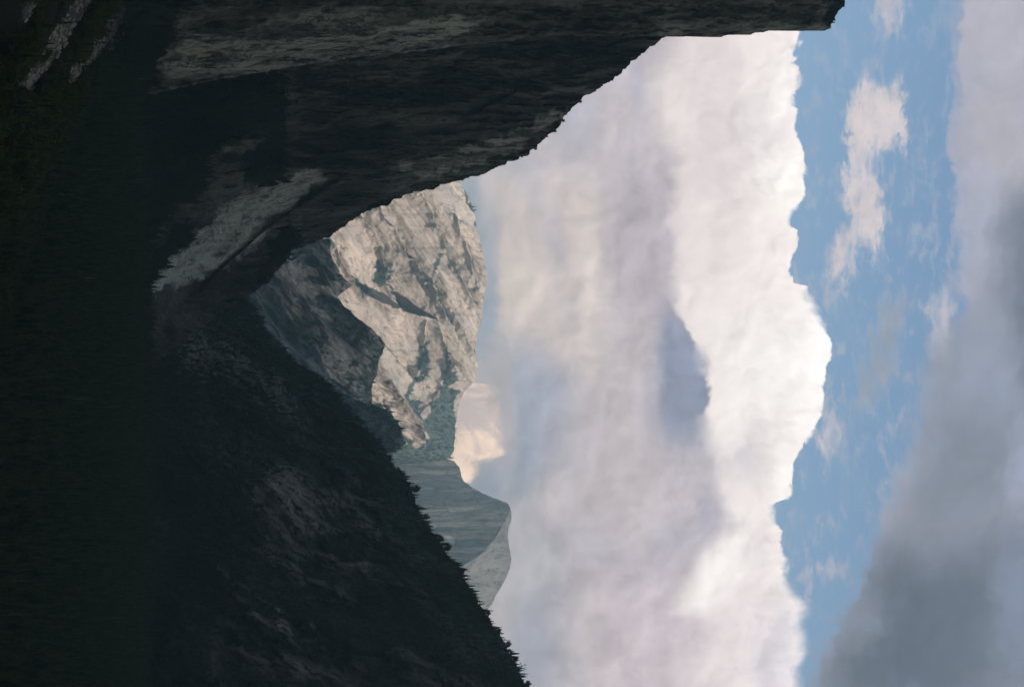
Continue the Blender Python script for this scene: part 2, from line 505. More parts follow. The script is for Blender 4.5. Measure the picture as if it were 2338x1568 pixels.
def mesh_np(name, V, faces, mat, smooth=True, attrs=None, fmat=None):
    V = np.ascontiguousarray(V.reshape(-1, 3), dtype=np.float32)
    faces = np.ascontiguousarray(faces, dtype=np.int32)
    k = faces.shape[1]
    me = bpy.data.meshes.new(name)
    me.vertices.add(len(V)); me.vertices.foreach_set('co', V.ravel())
    me.loops.add(faces.size); me.loops.foreach_set('vertex_index', faces.ravel())
    me.polygons.add(len(faces))
    me.polygons.foreach_set('loop_start', np.arange(0, faces.size, k, dtype=np.int32))
    for m in (mat if isinstance(mat, (list, tuple)) else [mat]): me.materials.append(m)
    if fmat is not None: me.polygons.foreach_set('material_index', fmat.astype(np.int32))
    me.polygons.foreach_set('use_smooth', np.full(len(faces), smooth, dtype=bool))
    me.update(calc_edges=True)
    for nm, arr in (attrs or {}).items():
        a = me.attributes.new(nm, 'FLOAT', 'POINT'); a.data.foreach_set('value', np.ascontiguousarray(arr.ravel(), dtype=np.float32))
    o = bpy.data.objects.new(name, me); S.collection.objects.link(o)
    return o


def grid_faces(nr, nc, flip=False):
    i = np.arange(nr - 1)[:, None] * nc + np.arange(nc - 1)[None, :]
    q_ = np.stack([i, i + 1, i + nc + 1, i + nc], -1).reshape(-1, 4)
    return q_[:, ::-1] if flip else q_


# ---------------------------------------------------------------- materials
def new_mat(name):
    m = bpy.data.materials.new(name); m.use_nodes = True
    m.node_tree.nodes.clear(); E.nt = m.node_tree
    o = m.node_tree.nodes.new('ShaderNodeOutputMaterial')
    b = m.node_tree.nodes.new('ShaderNodeBsdfPrincipled')
    m.node_tree.links.new(b.outputs[0], o.inputs[0])
    b.inputs['Roughness'].default_value = 0.9
    b.inputs['Specular IOR Level'].default_value = 0.15
    return m, b


def e_attr(nm):
    n = E.nt.nodes.new('ShaderNodeAttribute'); n.attribute_name = nm
    return E(n.outputs['Fac'])


def rock_mat(name, dark, light, stain, veg, scale=1.0, along=(0.0, 1.0), contrast=1.0, bumpd=12.0):
    m, b = new_mat(name)
    g = E.nt.nodes.new('ShaderNodeNewGeometry')
    x, y, z = e_sep(E(g.outputs['Position']))
    s = 0.004 * scale
    al = x * along[0] + z * along[1]           # along the grain of the rock
    ac = x * along[1] - z * along[0]           # across it
    n1, _ = e_noise(e_vec(ac * s, y * s * .6, al * s * 0.24), 3.4, 10, 0.70, 0.4)
    n2, _ = e_noise(e_vec(ac * s, y * s * 0.5, al * s * 0.5), 1.3, 7, 0.6, 0.8)
    n3, _ = e_noise(e_vec(ac * s, y * s * 0.4, al * s * 0.7), 17.0, 8, 0.74)
    n4, _ = e_noise(e_vec(ac * s, y * s * .5, al * s * 0.07), 14.0, 5, 0.65)
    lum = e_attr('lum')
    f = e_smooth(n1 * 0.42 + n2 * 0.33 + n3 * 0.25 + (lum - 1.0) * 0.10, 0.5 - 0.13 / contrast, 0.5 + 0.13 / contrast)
    col = e_mix(f, dark, light)
    st_ = e_smooth(n4 + (n2 - 0.5) * 0.5, 0.50, 0.66) * 0.55
    col = e_mix(st_, col, stain)
    lum = e_attr('lum')
    cr, _ = e_noise(e_vec(ac * s, y * s * 0.4, al * s * 0.45), 5.0, 8, 0.7, 1.2)
    crack = e_smooth(E.op('ABSOLUTE', cr - 0.5), 0.0, 0.016, 0.40, 1.0)
    cr2, _ = e_noise(e_vec(ac * s, y * s * 0.4, al * s * 0.30), 1.7, 5, 0.55, 1.0)
    joint = e_smooth(E.op('ABSOLUTE', cr2 - 0.5), 0.0, 0.007, 0.45, 1.0)
    crack = crack * joint
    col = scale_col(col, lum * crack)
    vg = e_attr('veg')
    nv, _ = e_noise(e_vec(x * 0.02, y * 0.01, z * 0.02), 1.4, 5, 0.7)
    vf = e_smooth(vg + (nv - 0.5) * 0.9, 0.42, 0.58)
    vcol = e_mix(n3, veg, tuple(c * 1.9 for c in veg))
    col = e_mix(vf, col, vcol)
    E.nt.links.new(col.s, b.inputs['Base Color'])
    bp = E.nt.nodes.new('ShaderNodeBump'); bp.inputs['Strength'].default_value = 0.9
    bp.inputs['Distance'].default_value = bumpd
    h = n3 * 0.6 + n1 * 0.8 + crack * 0.25
    E.nt.links.new(h.s, bp.inputs['Height']); E.nt.links.new(bp.outputs[0], b.inputs['Normal'])
    return m


M_cliff = rock_mat('near_granite', (0.12, 0.10, 0.092), (0.40, 0.405, 0.375), (0.07, 0.055, 0.052), (0.014, 0.026, 0.017), 1.0, (0.10, 0.995), 1.55, 12)
M_ridge = rock_mat('shaded_granite', (0.11, 0.097, 0.11), (0.40, 0.37, 0.39), (0.09, 0.08, 0.09), (0.032, 0.048, 0.045), 1.0, (0.5, 0.86), 1.3, 12)
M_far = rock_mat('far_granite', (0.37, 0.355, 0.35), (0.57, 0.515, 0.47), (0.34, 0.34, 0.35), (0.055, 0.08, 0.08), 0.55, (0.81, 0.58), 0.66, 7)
M_mid = rock_mat('hazed_mid_granite', (0.17, 0.182, 0.197), (0.27, 0.28, 0.29), (0.15, 0.16, 0.175), (0.06, 0.085, 0.085), 0.6, (0.75, 0.66), 0.9, 14)  # darker, bluer granite: cloud shade and haze put into the colour
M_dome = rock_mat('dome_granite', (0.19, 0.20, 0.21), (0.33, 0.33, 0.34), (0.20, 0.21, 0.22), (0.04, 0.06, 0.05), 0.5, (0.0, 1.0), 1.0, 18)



# ---------------------------------------------------------------- mountains
SURF = {}


def mountain(name, sky_pts, base_pts, dc, db, prof, nu, nv, relief, veg=(), lum=(), mat=None, jag=2.0, back=(-70, 0),
             label='', cat='', seed=1, nback=10, backd=1600):
    sk = np.array(sky_pts, float)
    seg = np.hypot(np.diff(sk[:, 0]), np.diff(sk[:, 1])); L = np.r_[0, np.cumsum(seg)]
    s = np.linspace(0, L[-1], nu)
    Xs = np.interp(s, L, sk[:, 0]); Ys = np.interp(s, L, sk[:, 1])
    Ym = np.maximum.accumulate(Ys)
    # jagged crest
    tx = np.gradient(Xs); ty = np.gradient(Ys); tl = np.hypot(tx, ty) + 1e-9
    j = fbm(s / 22.0, s * 0 + 3.1, 5, seed, 0.6) * jag
    Xs = Xs + j * (ty / tl); Ys = Ys - j * (tx / tl)
    f = np.linspace(0, 1, nv)[:, None] ** 1.0
    bp_ = np.array(base_pts, float)
    Xb = np.interp(Ym, bp_[:, 1], bp_[:, 0])
    X = Xs[None] + (Xb - Xs)[None] * f
    Yc = Ys[None] + (Ym - Ys)[None] * sstep(0, 0.12, f)
    dcy = np.interp(Ym, *zip(*dc)); dby = np.interp(Ym, *zip(*db))
    g = np.interp(f, *zip(*prof))
    d = dcy[None] + (dby - dcy)[None] * g
    Xn = X; Yn = Yc
    d = d + relief(Xn, Yn, f + 0 * X)
    V = P3(X, Yc, d)
    # veg / lum charts
    wX = Xn + fbm(Xn / 30, Yn / 30, 4, seed + 5) * 14; wY = Yn + fbm(Xn / 30 + 9, Yn / 30, 4, seed + 6) * 14
    vv = np.zeros(X.shape)
    for P_, val, soft in veg:
        w = sstep(-soft, soft, poly_sd(wX, wY, P_)); vv = vv * (1 - w) + val * w
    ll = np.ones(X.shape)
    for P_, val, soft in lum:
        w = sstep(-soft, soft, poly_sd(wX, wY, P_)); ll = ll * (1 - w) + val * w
    # the far side of the mountain
    rows = []
    for k in range(nback, 0, -1):
        t = (k / nback) ** 1.6 * backd
        rows.append(P3(Xs + back[0] * t / 1000.0 - 0.00002 * t * t, Ys + back[1] * t / 1000.0, d[0] + t))
    Vb = np.stack(rows)
    Vall = np.concatenate([Vb, V], 0)
    va = np.concatenate([np.repeat(vv[:1], nback, 0), vv], 0); la = np.concatenate([np.repeat(ll[:1], nback, 0), ll], 0)
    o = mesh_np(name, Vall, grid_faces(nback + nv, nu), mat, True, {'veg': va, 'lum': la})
    tag(o, label, cat, kind='structure')
    SURF[name + str(seed)] = dict(X=Xn, Y=Yn, V=V, veg=vv, f=f + 0 * X)
    return o


def polyfold(X, Y, P_, amp, wid, side=1):
    """a rock step: surface stands proud on one side of the line and falls back over wid"""
    d, sg = line_sd(X, Y, P_)
    near = np.exp(-d / wid)
    return np.where(sg * side > 0, -amp * near, amp * 0.55 * np.exp(-d / (wid * 0.35)) * 0 )


# --- near cliff, front buttress
prow_sky = [(1850, -620), (1935, -300), (1945, -120), (1928, -20), (1926, 0), (1928, 8), (1919, 22), (1908, 38), (1900, 52),
            (1896, 64), (1880, 70), (1860, 69), (1835, 70), (1810, 68), (1780, 68), (1750, 72), (1725, 76), (1690, 79),
            (1650, 82), (1610, 83), (1580, 82), (1530, 81), (1440, 79), (1330, 76), (1230, 80), (1164, 93), (1058, 104),
            (959, 117), (833, 128), (701, 147), (602, 164), (500, 181), (400, 203), (345, 216), (322, 224), (300, 230)]
prow_base = [(290, -620), (285, 232)]


def rel_prow(X, Y, f):
    r = fbm(X / 260, Y / 70, 5, 3) * 60 + ridged(X / 120, Y / 34, 5, 8) * 16 + fbm(X / 40, Y / 22, 4, 12) * 10
    r += 160 * sstep(60, 0, Y) * 0 
    e, sg = line_sd(X, Y, [(470, 60), (620, 40), (760, 20), (900, 30)])
    r += 34 * np.exp(-e / 14)
    e, sg = line_sd(X, Y, [(430, 130), (560, 100), (700, 60)])
    r += 26 * np.exp(-e / 9)
    return r


mountain('granite_cliff', prow_sky, prow_base, [(-620, 3000), (0, 3150), (80, 3250), (232, 3380)],
         [(-620, 2700), (0, 2780), (232, 3250)], [(0, 0), (.03, .25), (.1, .3), (.85, .5), (1, 1)], 900, 560, rel_prow,
         veg=[([(1870, -100), (1935, -100), (1935, 40), (1900, 66), (1875, 50)], .55, 8),
              ([(200, -700), (560, -700), (460, -120), (425, 5), (398, 52), (372, 112), (352, 166), (330, 212), (320, 240), (200, 240)], .97, 3)],
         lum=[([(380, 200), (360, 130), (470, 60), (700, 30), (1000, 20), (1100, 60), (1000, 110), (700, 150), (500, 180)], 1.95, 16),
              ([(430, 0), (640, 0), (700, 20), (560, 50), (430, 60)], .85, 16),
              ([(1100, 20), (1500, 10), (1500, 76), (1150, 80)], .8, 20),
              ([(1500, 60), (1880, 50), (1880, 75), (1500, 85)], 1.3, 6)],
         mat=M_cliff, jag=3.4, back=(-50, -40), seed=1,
         label='huge grey granite buttress rising tallest at the left of the valley', cat='cliff')

# --- near cliff, dark rear wall descending to the valley
rear_sky = [(1620, 40), (1560, 70), (1530, 82), (1518, 86), (1505, 95), (1480, 110), (1450, 135), (1430, 156), (1420, 166), (1400, 180), (1370, 200),
            (1330, 225), (1305, 248), (1285, 275), (1270, 295), (1248, 310), (1225, 335), (1205, 356), (1190, 358),
            (1165, 368), (1145, 378), (1130, 385), (1110, 395), (1080, 403), (1045, 413), (1000, 425), (960, 437),
            (930, 443), (910, 452), (885, 465), (850, 478), (820, 490), (795, 508), (775, 525), (750, 540), (720, 552),
            (690, 562), (667, 568), (656, 590), (640, 610), (625, 630), (610, 645), (590, 660), (570, 675), (552, 687),
            (540, 695), (515, 705), (490, 722), (465, 745), (440, 765), (410, 785), (390, 800), (375, 815), (350, 835),
            (318, 850), (285, 862)]
rear_base = [(285, 40), (283, 400), (283, 700), (275, 862)]


def rel_rear(X, Y, f):
    r = fbm(X / 300, Y / 90, 5, 21) * 80 + ridged(X / 170, Y / 36, 5, 28) * 22 + fbm(X / 50, Y / 24, 4, 29) * 12
    e, sg = line_sd(X, Y, [(640, 170), (660, 330), (620, 440), (560, 520), (500, 600)])
    r += -40 * np.exp(-e / 30)
    for pl, a in (([(950, 372), (1080, 350), (1200, 320), (1300, 250)], 40), ([(760, 420), (600, 530), (480, 640)], 36),
                  ([(690, 200), (860, 190), (1000, 240)], 30), ([(1000, 180), (1120, 160), (1200, 200), (1080, 260)], 24)):
        e, sg = line_sd(X, Y, pl)
        r += np.where(sg > 0, a, -a * .6) * np.exp(-e / 16)
    return r


mountain('granite_wall', rear_sky, rear_base, [(40, 3500), (200, 3700), (565, 4400), (690, 4300), (862, 3560)],
         [(40, 3420), (400, 3380), (862, 3400)], [(0, 0), (.25, .12), (.45, .25), (.6, .42), (.8, .72), (1, 1)], 1000, 640, rel_rear,
         veg=[([(250, 180), (640, 155), (652, 230), (640, 330), (600, 300), (520, 320), (470, 360), (470, 430), (400, 470), (330, 560), (300, 690), (250, 760)], .95, 10),
              ([(560, 360), (590, 325), (640, 325), (655, 370), (640, 410), (600, 430), (565, 410)], 1, 7),
              ([(330, 600), (370, 560), (400, 520), (440, 500), (420, 560), (385, 600), (350, 640), (310, 700), (290, 720)], .95, 6),
              ([(640, 520), (665, 500), (680, 560), (650, 600), (600, 640), (560, 660), (600, 600)], .75, 10),
              ([(250, 760), (330, 780), (320, 870), (250, 880)], .9, 10),
              ([(300, 735), (330, 660), (390, 580), (415, 585), (372, 650), (332, 722), (303, 750)], .30, 3)],
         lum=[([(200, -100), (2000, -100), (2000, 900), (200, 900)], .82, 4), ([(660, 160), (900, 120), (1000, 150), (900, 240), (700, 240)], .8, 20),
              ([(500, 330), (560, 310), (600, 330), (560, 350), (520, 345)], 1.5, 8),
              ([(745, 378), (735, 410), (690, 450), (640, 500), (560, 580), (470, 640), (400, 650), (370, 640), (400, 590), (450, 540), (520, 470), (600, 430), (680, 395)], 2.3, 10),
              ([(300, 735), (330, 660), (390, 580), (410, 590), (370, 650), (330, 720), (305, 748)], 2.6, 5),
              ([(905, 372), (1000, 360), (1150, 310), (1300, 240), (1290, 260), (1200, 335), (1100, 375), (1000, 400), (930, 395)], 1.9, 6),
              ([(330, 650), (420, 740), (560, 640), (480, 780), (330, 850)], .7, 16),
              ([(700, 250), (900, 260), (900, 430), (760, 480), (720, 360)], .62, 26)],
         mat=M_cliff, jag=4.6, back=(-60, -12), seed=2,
         label='dark granite wall stepping down behind the tall buttress into the valley', cat='cliff')

# --- dark forested ridge on the right
ridge_sky = [(470, 560), (515, 640), (552, 687), (580, 705), (600, 740), (640, 790), (660, 820), (700, 845), (740, 870), (760, 890),
             (780, 915), (808, 950), (828, 975), (856, 1000), (880, 1030), (886, 1045), (908, 1075), (936, 1105), (944, 1132),
             (958, 1170), (982, 1205), (1003, 1235), (1022, 1268), (1042, 1290), (1062, 1325), (1077, 1350), (1092, 1375),
             (1107, 1395), (1121, 1420), (1140, 1450), (1156, 1475), (1174, 1510), (1186, 1535), (1200, 1568), (1290, 1700), (1380, 1900), (1420, 2300)]
ridge_base = [(283, 560), (283, 2300)]


def rel_ridge(X, Y, f):
    r = fbm((X + Y * .5) / 210, (Y - X * .4) / 120, 5, 41) * 170 + ridged((X + Y * .6) / 110, (Y - X * .5) / 50, 6, 48, .55) * 48
    e, sg = line_sd(X, Y, [(480, 1290), (560, 1345), (640, 1400), (760, 1460), (900, 1500)])
    r += np.where(sg > 0, 60, -60) * np.exp(-e / 40)
    return r


mountain('forested_ridge', ridge_sky, ridge_base, [(560, 5600), (690, 5400), (1050, 4900), (1568, 4300), (2300, 3900)],
         [(560, 3600), (2300, 3420)], [(0, 0), (.3, .22), (.6, .55), (1, 1)], 900, 560, rel_ridge,
         veg=[([(250, 500), (1500, 500), (1500, 2300), (250, 2300)], .66, 4), ([(560, 640), (900, 1000), (1130, 1390), (1400, 1800), (1200, 1700), (1040, 1420), (820, 1080), (640, 880), (500, 700)], .9, 14),
              ([(395, 760), (450, 720), (520, 780), (640, 860), (720, 960), (700, 1010), (600, 900), (500, 860), (420, 880)], .46, 22),
              ([(560, 1120), (700, 1040), (830, 1100), (860, 1240), (800, 1380), (700, 1350), (600, 1250), (590, 1180)], .22, 26),
              ([(500, 1420), (560, 1400), (640, 1440), (760, 1500), (950, 1500), (1000, 1568), (1000, 1700), (520, 1700), (480, 1500)], .22, 22),
              ([(505, 1290), (540, 1330), (640, 1400), (760, 1455), (740, 1470), (620, 1425), (530, 1360)], .25, 8),
              ([(900, 1480), (1060, 1520), (1100, 1568), (1000, 1568), (880, 1510)], .35, 10)],
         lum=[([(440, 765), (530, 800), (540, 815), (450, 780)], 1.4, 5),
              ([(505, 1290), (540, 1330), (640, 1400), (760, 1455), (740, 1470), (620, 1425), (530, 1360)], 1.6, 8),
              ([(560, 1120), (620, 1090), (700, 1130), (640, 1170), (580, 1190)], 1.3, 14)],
         mat=M_ridge, jag=3.0, back=(-60, 10), seed=3,
         label='dark conifer covered ridge climbing along the right side of the valley', cat='mountain')

# --- Distant ranges
mid_sky = [(560, 440), (640, 520), (662, 552), (700, 556), (735, 548), (752, 545), (755, 560), (753, 576), (764, 600), (775, 622), (790, 640),
           (803, 652), (786, 664), (770, 678), (782, 694), (797, 709), (822, 730), (846, 748), (866, 768), (880, 786),
           (874, 806), (864, 822), (862, 852), (850, 876), (848, 930), (838, 990), (820, 1080), (760, 1200)]
mid_base = [(330, 440), (330, 1200)]


def rel_mid(X, Y, f):
    u = X * .80 + Y * .6; v = -X * .6 + Y * .80
    r = ridged(u / 190, v / 60, 5, 61) * 60 + fbm(u / 120, v / 60, 4, 63) * 80
    for pl, a, w in (([(640, 640), (700, 700), (760, 760), (830, 810), (870, 840)], 150, 16),
                     ([(735, 610), (760, 660), (800, 720), (850, 780)], 110, 14),
                     ([(600, 700), (660, 790), (740, 860), (800, 900)], 90, 26)):
        e, sg = line_sd(X, Y, pl)
        r += np.where(sg > 0, -a, a * .4) * np.exp(-e / w)
    return r


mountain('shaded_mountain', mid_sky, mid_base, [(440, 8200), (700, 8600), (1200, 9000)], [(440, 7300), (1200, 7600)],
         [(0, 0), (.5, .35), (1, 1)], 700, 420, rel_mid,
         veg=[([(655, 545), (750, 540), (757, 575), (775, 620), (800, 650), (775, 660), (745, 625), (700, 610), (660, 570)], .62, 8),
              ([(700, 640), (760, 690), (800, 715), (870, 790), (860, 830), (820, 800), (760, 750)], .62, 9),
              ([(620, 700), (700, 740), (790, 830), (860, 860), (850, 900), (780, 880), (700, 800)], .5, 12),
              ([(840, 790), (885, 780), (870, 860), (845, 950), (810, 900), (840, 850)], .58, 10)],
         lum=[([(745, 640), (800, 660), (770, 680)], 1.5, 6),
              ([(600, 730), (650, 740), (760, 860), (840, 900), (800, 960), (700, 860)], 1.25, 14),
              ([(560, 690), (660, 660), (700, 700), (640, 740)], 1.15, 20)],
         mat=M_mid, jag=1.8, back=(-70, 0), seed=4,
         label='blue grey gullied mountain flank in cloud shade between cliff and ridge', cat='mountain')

slab_sky = [(700, 740), (850, 790), (876, 812), (886, 845), (897, 872), (915, 900), (932, 922), (950, 945), (966, 964), (970, 990), (972, 1010), (955, 1022), (900, 1030), (800, 1040), (600, 1060)]


def rel_slab(X, Y, f):
    u = X * .85 + Y * .5; v = -X * .6 + Y * .8
    return ridged(u / 150, v / 30, 5, 71) * 40 + fbm(u / 90, v / 50, 4, 73) * 50 + (Y - 900) * 1.2


mountain('slab_ridge', slab_sky, [(330, 700), (330, 1130)], [(740, 9500), (1120, 9700)], [(740, 8400), (1120, 8500)],
         [(0, 0), (.5, .35), (1, 1)], 500, 300, rel_slab,
         veg=[([(800, 880), (850, 900), (880, 940), (930, 1010), (975, 1020), (960, 1060), (800, 1060)], .6, 10)],
         lum=[([(860, 810), (900, 860), (975, 960), (975, 1015), (900, 930), (850, 860)], .62, 8)],
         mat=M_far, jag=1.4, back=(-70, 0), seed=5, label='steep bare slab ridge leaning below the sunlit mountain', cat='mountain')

hill_sky = [(700, 850), (800, 905), (838, 926), (866, 930), (890, 942), (906, 958), (914, 978), (920, 996), (926, 1010), (912, 1024), (890, 1032), (800, 1045), (650, 1075)]
mountain('wooded_hill', hill_sky, [(330, 850), (330, 1200)], [(850, 8000), (1200, 8000)], [(850, 7200), (1200, 7200)],
         [(0, 0), (.5, .4), (1, 1)], 400, 240, lambda X, Y, f: fbm(X / 60, Y / 60, 5, 81) * 60,
         veg=[([(300, 800), (1000, 800), (1000, 1300), (300, 1300)], .95, 4)], mat=M_far, jag=2.5, seed=6, back=(-90, 0),
         label='small dark wooded hill before the bare slab ridge', cat='hill')

main_sky = [(880, 250), (960, 330), (1030, 390), (1047, 413), (1056, 426), (1075, 460), (1083, 490), (1090, 520), (1098, 555), (1105, 590), (1111, 625), (1111, 645),
            (1105, 690), (1098, 730), (1090, 760), (1087, 785), (1084, 800), (1088, 815), (1091, 835), (1091, 852), (1086, 868),
            (1070, 883), (1060, 893), (1052, 915), (1045, 935), (1040, 960), (1038, 1000), (1036, 1028), (1028, 1044), (990, 1052), (900, 1060), (700, 1075)]
main_base = [(330, 250), (330, 1250)]


def rel_main(X, Y, f):
    u = X * .58 + Y * .81; v = -X * .81 + Y * .58
    r = fbm(u / 420, v / 120, 3, 91) * 150 + ridged(u / 480, v / 60, 5, 93, .42) * 26 + fbm(u / 90, v / 18, 4, 95) * 4
    for pl, a, w in (([(1045, 500), (1075, 600), (1100, 680)], 120, 14),
                     ([(960, 440), (1000, 520), (1040, 600), (1080, 690)], 150, 16),
                     ([(870, 480), (920, 560), (985, 650), (1020, 720)], 200, 26),
                     ([(830, 500), (870, 560), (880, 640), (905, 690)], 210, 20),
                     ([(765, 560), (790, 620), (830, 670), (900, 700), (960, 720)], 230, 18),
                     ([(975, 740), (970, 800), (955, 870)], 120, 14),
                     ([(1010, 760), (1030, 830), (1010, 880), (965, 945)], 110, 14),
                     ([(830, 760), (890, 800), (930, 850)], 120, 18),
                     ([(990, 650), (1030, 700), (1060, 760), (1080, 800)], 150, 16)):
        e, sg = line_sd(X + fbm(X / 40, Y / 40, 3, 97) * 6, Y + fbm(X / 40, Y / 40, 3, 98) * 6, pl)
        r += .85 * np.where(sg > 0, -a, a * .5) * np.exp(-e / w)
    return r


mountain('sunlit_mountain', main_sky, main_base, [(250, 11200), (700, 11600), (1250, 11800)], [(250, 9000), (1250, 9600)],
         [(0, 0), (.3, .25), (.6, .55), (1, 1)], 1000, 620, rel_main,
         veg=[([(975, 745), (980, 800), (966, 860), (945, 875), (930, 900), (950, 940), (985, 930), (1000, 880), (1010, 840), (1000, 790)], .0, 4),
              ([(972, 760), (980, 800), (962, 872), (940, 905), (965, 960), (950, 960), (915, 905), (945, 872), (960, 830)], .92, 5),
              ([(850, 985), (960, 1000), (1010, 1005), (1036, 1024), (1032, 1070), (850, 1090)], .9, 6),
              ([(1005, 765), (1024, 800), (1040, 850), (1035, 880), (1046, 900), (1045, 950), (1042, 1040), (1000, 1030), (975, 1010), (965, 960), (985, 920), (1010, 880), (1015, 830)], .88, 6),
              ([(985, 860), (1000, 880), (968, 945), (962, 930), (975, 890)], .42, 4),
              ([(900, 600), (890, 640), (905, 665), (880, 670), (860, 640), (860, 600), (880, 570)], .5, 5),
              ([(1000, 575), (1020, 590), (1000, 620), (985, 660), (975, 650), (985, 610)], .55, 4),
              ([(830, 640), (850, 660), (835, 672), (818, 655)], .8, 4),
              ([(865, 590), (875, 640), (860, 665), (850, 620)], .6, 4),
              ([(1055, 413), (1062, 413), (1085, 480), (1095, 520), (1085, 520)], .8, 3)],
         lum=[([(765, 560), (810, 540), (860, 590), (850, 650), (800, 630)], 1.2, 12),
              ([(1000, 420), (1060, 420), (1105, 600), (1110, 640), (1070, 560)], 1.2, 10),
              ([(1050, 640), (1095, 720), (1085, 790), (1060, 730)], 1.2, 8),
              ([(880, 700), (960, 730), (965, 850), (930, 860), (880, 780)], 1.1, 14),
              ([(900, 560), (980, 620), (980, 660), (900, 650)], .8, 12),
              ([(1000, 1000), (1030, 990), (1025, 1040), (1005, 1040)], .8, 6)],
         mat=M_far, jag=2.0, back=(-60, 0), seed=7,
         label='pale granite mountain in sunlight under the clouds', cat='mountain')

# --- the half dome
dome_sky = [(700, 960), (860, 1000), (905, 1018), (935, 1022), (965, 1030), (1000, 1040), (1020, 1046), (1036, 1052), (1049, 1066), (1053, 1086), (1058, 1098), (1074, 1109), (1098, 1124),
            (1128, 1137), (1148, 1144), (1158, 1149), (1164, 1157), (1167, 1168), (1167, 1185), (1162, 1200), (1159, 1225),
            (1163, 1250), (1167, 1275), (1163, 1300), (1152, 1325), (1137, 1350), (1124, 1375), (1112, 1390), (1080, 1440), (1020, 1520), (900, 1620)]
crease = [(1180, 1150), (1164, 1163), (1150, 1195), (1130, 1228), (1105, 1258), (1080, 1276), (1055, 1292), (1000, 1330), (900, 1400), (700, 1500)]


def rel_dome(X, Y, f):
    e, sg = line_sd(X, Y, crease)
    inside = sg < 0                      # flat face side
    face = np.where(poly_sd(X, Y, [(2000, 1155), (1166, 1160), (1150, 1195), (1130, 1228), (1105, 1258), (1080, 1276), (1055, 1292), (700, 1500), (200, 1500), (200, 900), (1180, 900)]) > 0, 1.0, 0.0)
    r = np.where(face > 0, -(Y - 1150) * 6.0, -(Y - 1150) * 6.0 + 0)
    # face turns away to the left: depth falls towards the crease side
    wall = (1290 - Y) * 3.2 + fbm(X / 200, Y / 22, 5, 101) * 9
    dm = (1290 - Y) * 3.2 + e * 5.6 + 20 + fbm(X / 60, Y / 60, 5, 103) * 14
    lip = -30 * np.exp(-e / 4.0)
    return np.where(face > 0, wall, dm + lip)


mountain('granite_dome', dome_sky, [(330, 960), (330, 1620)], [(960, 11600), (1620, 12600)], [(960, 11000), (1620, 11600)],
         [(0, 0), (.5, .2), (1, 1)], 900, 500, rel_dome,
         veg=[([(900, 1015), (960, 1028), (1030, 1050), (1020, 1060), (940, 1040), (900, 1030)], .5, 6)],
         lum=[([(2000, 1155), (1166, 1160), (1150, 1195), (1130, 1228), (1105, 1258), (1080, 1276), (1055, 1292), (700, 1500), (700, 1800), (2000, 1800)], .72, 3),  # rounded side darkened: thin cloud shade put into the rock colour
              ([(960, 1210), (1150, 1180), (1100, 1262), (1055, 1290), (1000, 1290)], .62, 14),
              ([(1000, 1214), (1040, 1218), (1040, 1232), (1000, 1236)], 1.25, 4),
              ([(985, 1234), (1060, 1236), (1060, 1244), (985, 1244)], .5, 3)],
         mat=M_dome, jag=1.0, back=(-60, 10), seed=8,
         label='rounded granite dome with one sheer flat side, farthest peak', cat='mountain')

mountain('sunlit_knoll', [(1000, 1280), (1048, 1296), (1066, 1316), (1073, 1334), (1084, 1348), (1087, 1362), (1099, 1372), (1101, 1384), (1080, 1400), (1040, 1420)],
         [(700, 1280), (700, 1420)], [(1280, 9600), (1420, 9600)], [(1280, 9000), (1420, 9000)], [(0, 0), (1, 1)], 220, 120,
         lambda X, Y, f: fbm(X / 14, Y / 14, 5, 141) * 16, veg=[([(900, 1200), (1200, 1200), (1200, 1500), (900, 1500)], .45, 4)],
         mat=M_far, jag=2.5, back=(-90, 0), seed=9, backd=500, label='small sunlit rocky knoll peeping over the dark ridge before the dome', cat='hill')

# ---------------------------------------------------------------- valley floor, one sheet
ya = np.r_[np.linspace(-2500, 1200, 60), np.linspace(1220, 3800, 420), np.linspace(3850, 16000, 90)]
xa = np.r_[np.linspace(-9000, -1600, 40), np.linspace(-1580, 1580, 400), np.linspace(1600, 9000, 40)]


def ground_z(x, y):
    x0 = np.interp(y, [1200, 1900, 2300, 2437, 2926, 3580, 5000], [240, 20, -134, -190, -357, -541, -800])
    hill = np.clip(x0 - x, 0, 1500)
    slope = 0.16 + 0.30 * sstep(0, 300, hill)
    z = -290 + hill * slope * 0.62 + fbm(x / 160, y / 160, 4, 111) * (1.5 + 12 * sstep(0, 200, hill))
    near = -2 - 0.5 * (y - 8)
    near = np.where(y < 8, -2.0 + 0.12 * (8 - y), near)
    side = np.clip((np.abs(x) - 700 - 0.2 * np.abs(y)) * 0.45, 0, 500) * (y < 1500)
    return np.maximum(z, near) + 0 * side


gx, gy = np.meshgrid(xa, ya)
gz = ground_z(gx, gy)
# bare scree gullies on the left hillside, running down to the right
gul = [([(215, -40), (190, 0), (150, 60), (115, 120), (85, 165), (50, 200)], 19, 1.0),
       ([(310, -30), (270, 30), (245, 80), (215, 115), (180, 150), (150, 185)], 17, .75),
       ([(80, -20), (60, 20), (20, 70), (-20, 110)], 18, .55),
       ([(285, 70), (260, 100), (240, 120)], 8, .6), ([(110, -20), (70, 10), (62, 20)], 10, .6)]


def chart(x, y, z):
    a = z * cp - y * sp; b = y * cp + z * sp
    b = np.maximum(b, 50)
    return CX + F * a / b, CY + F * x / b


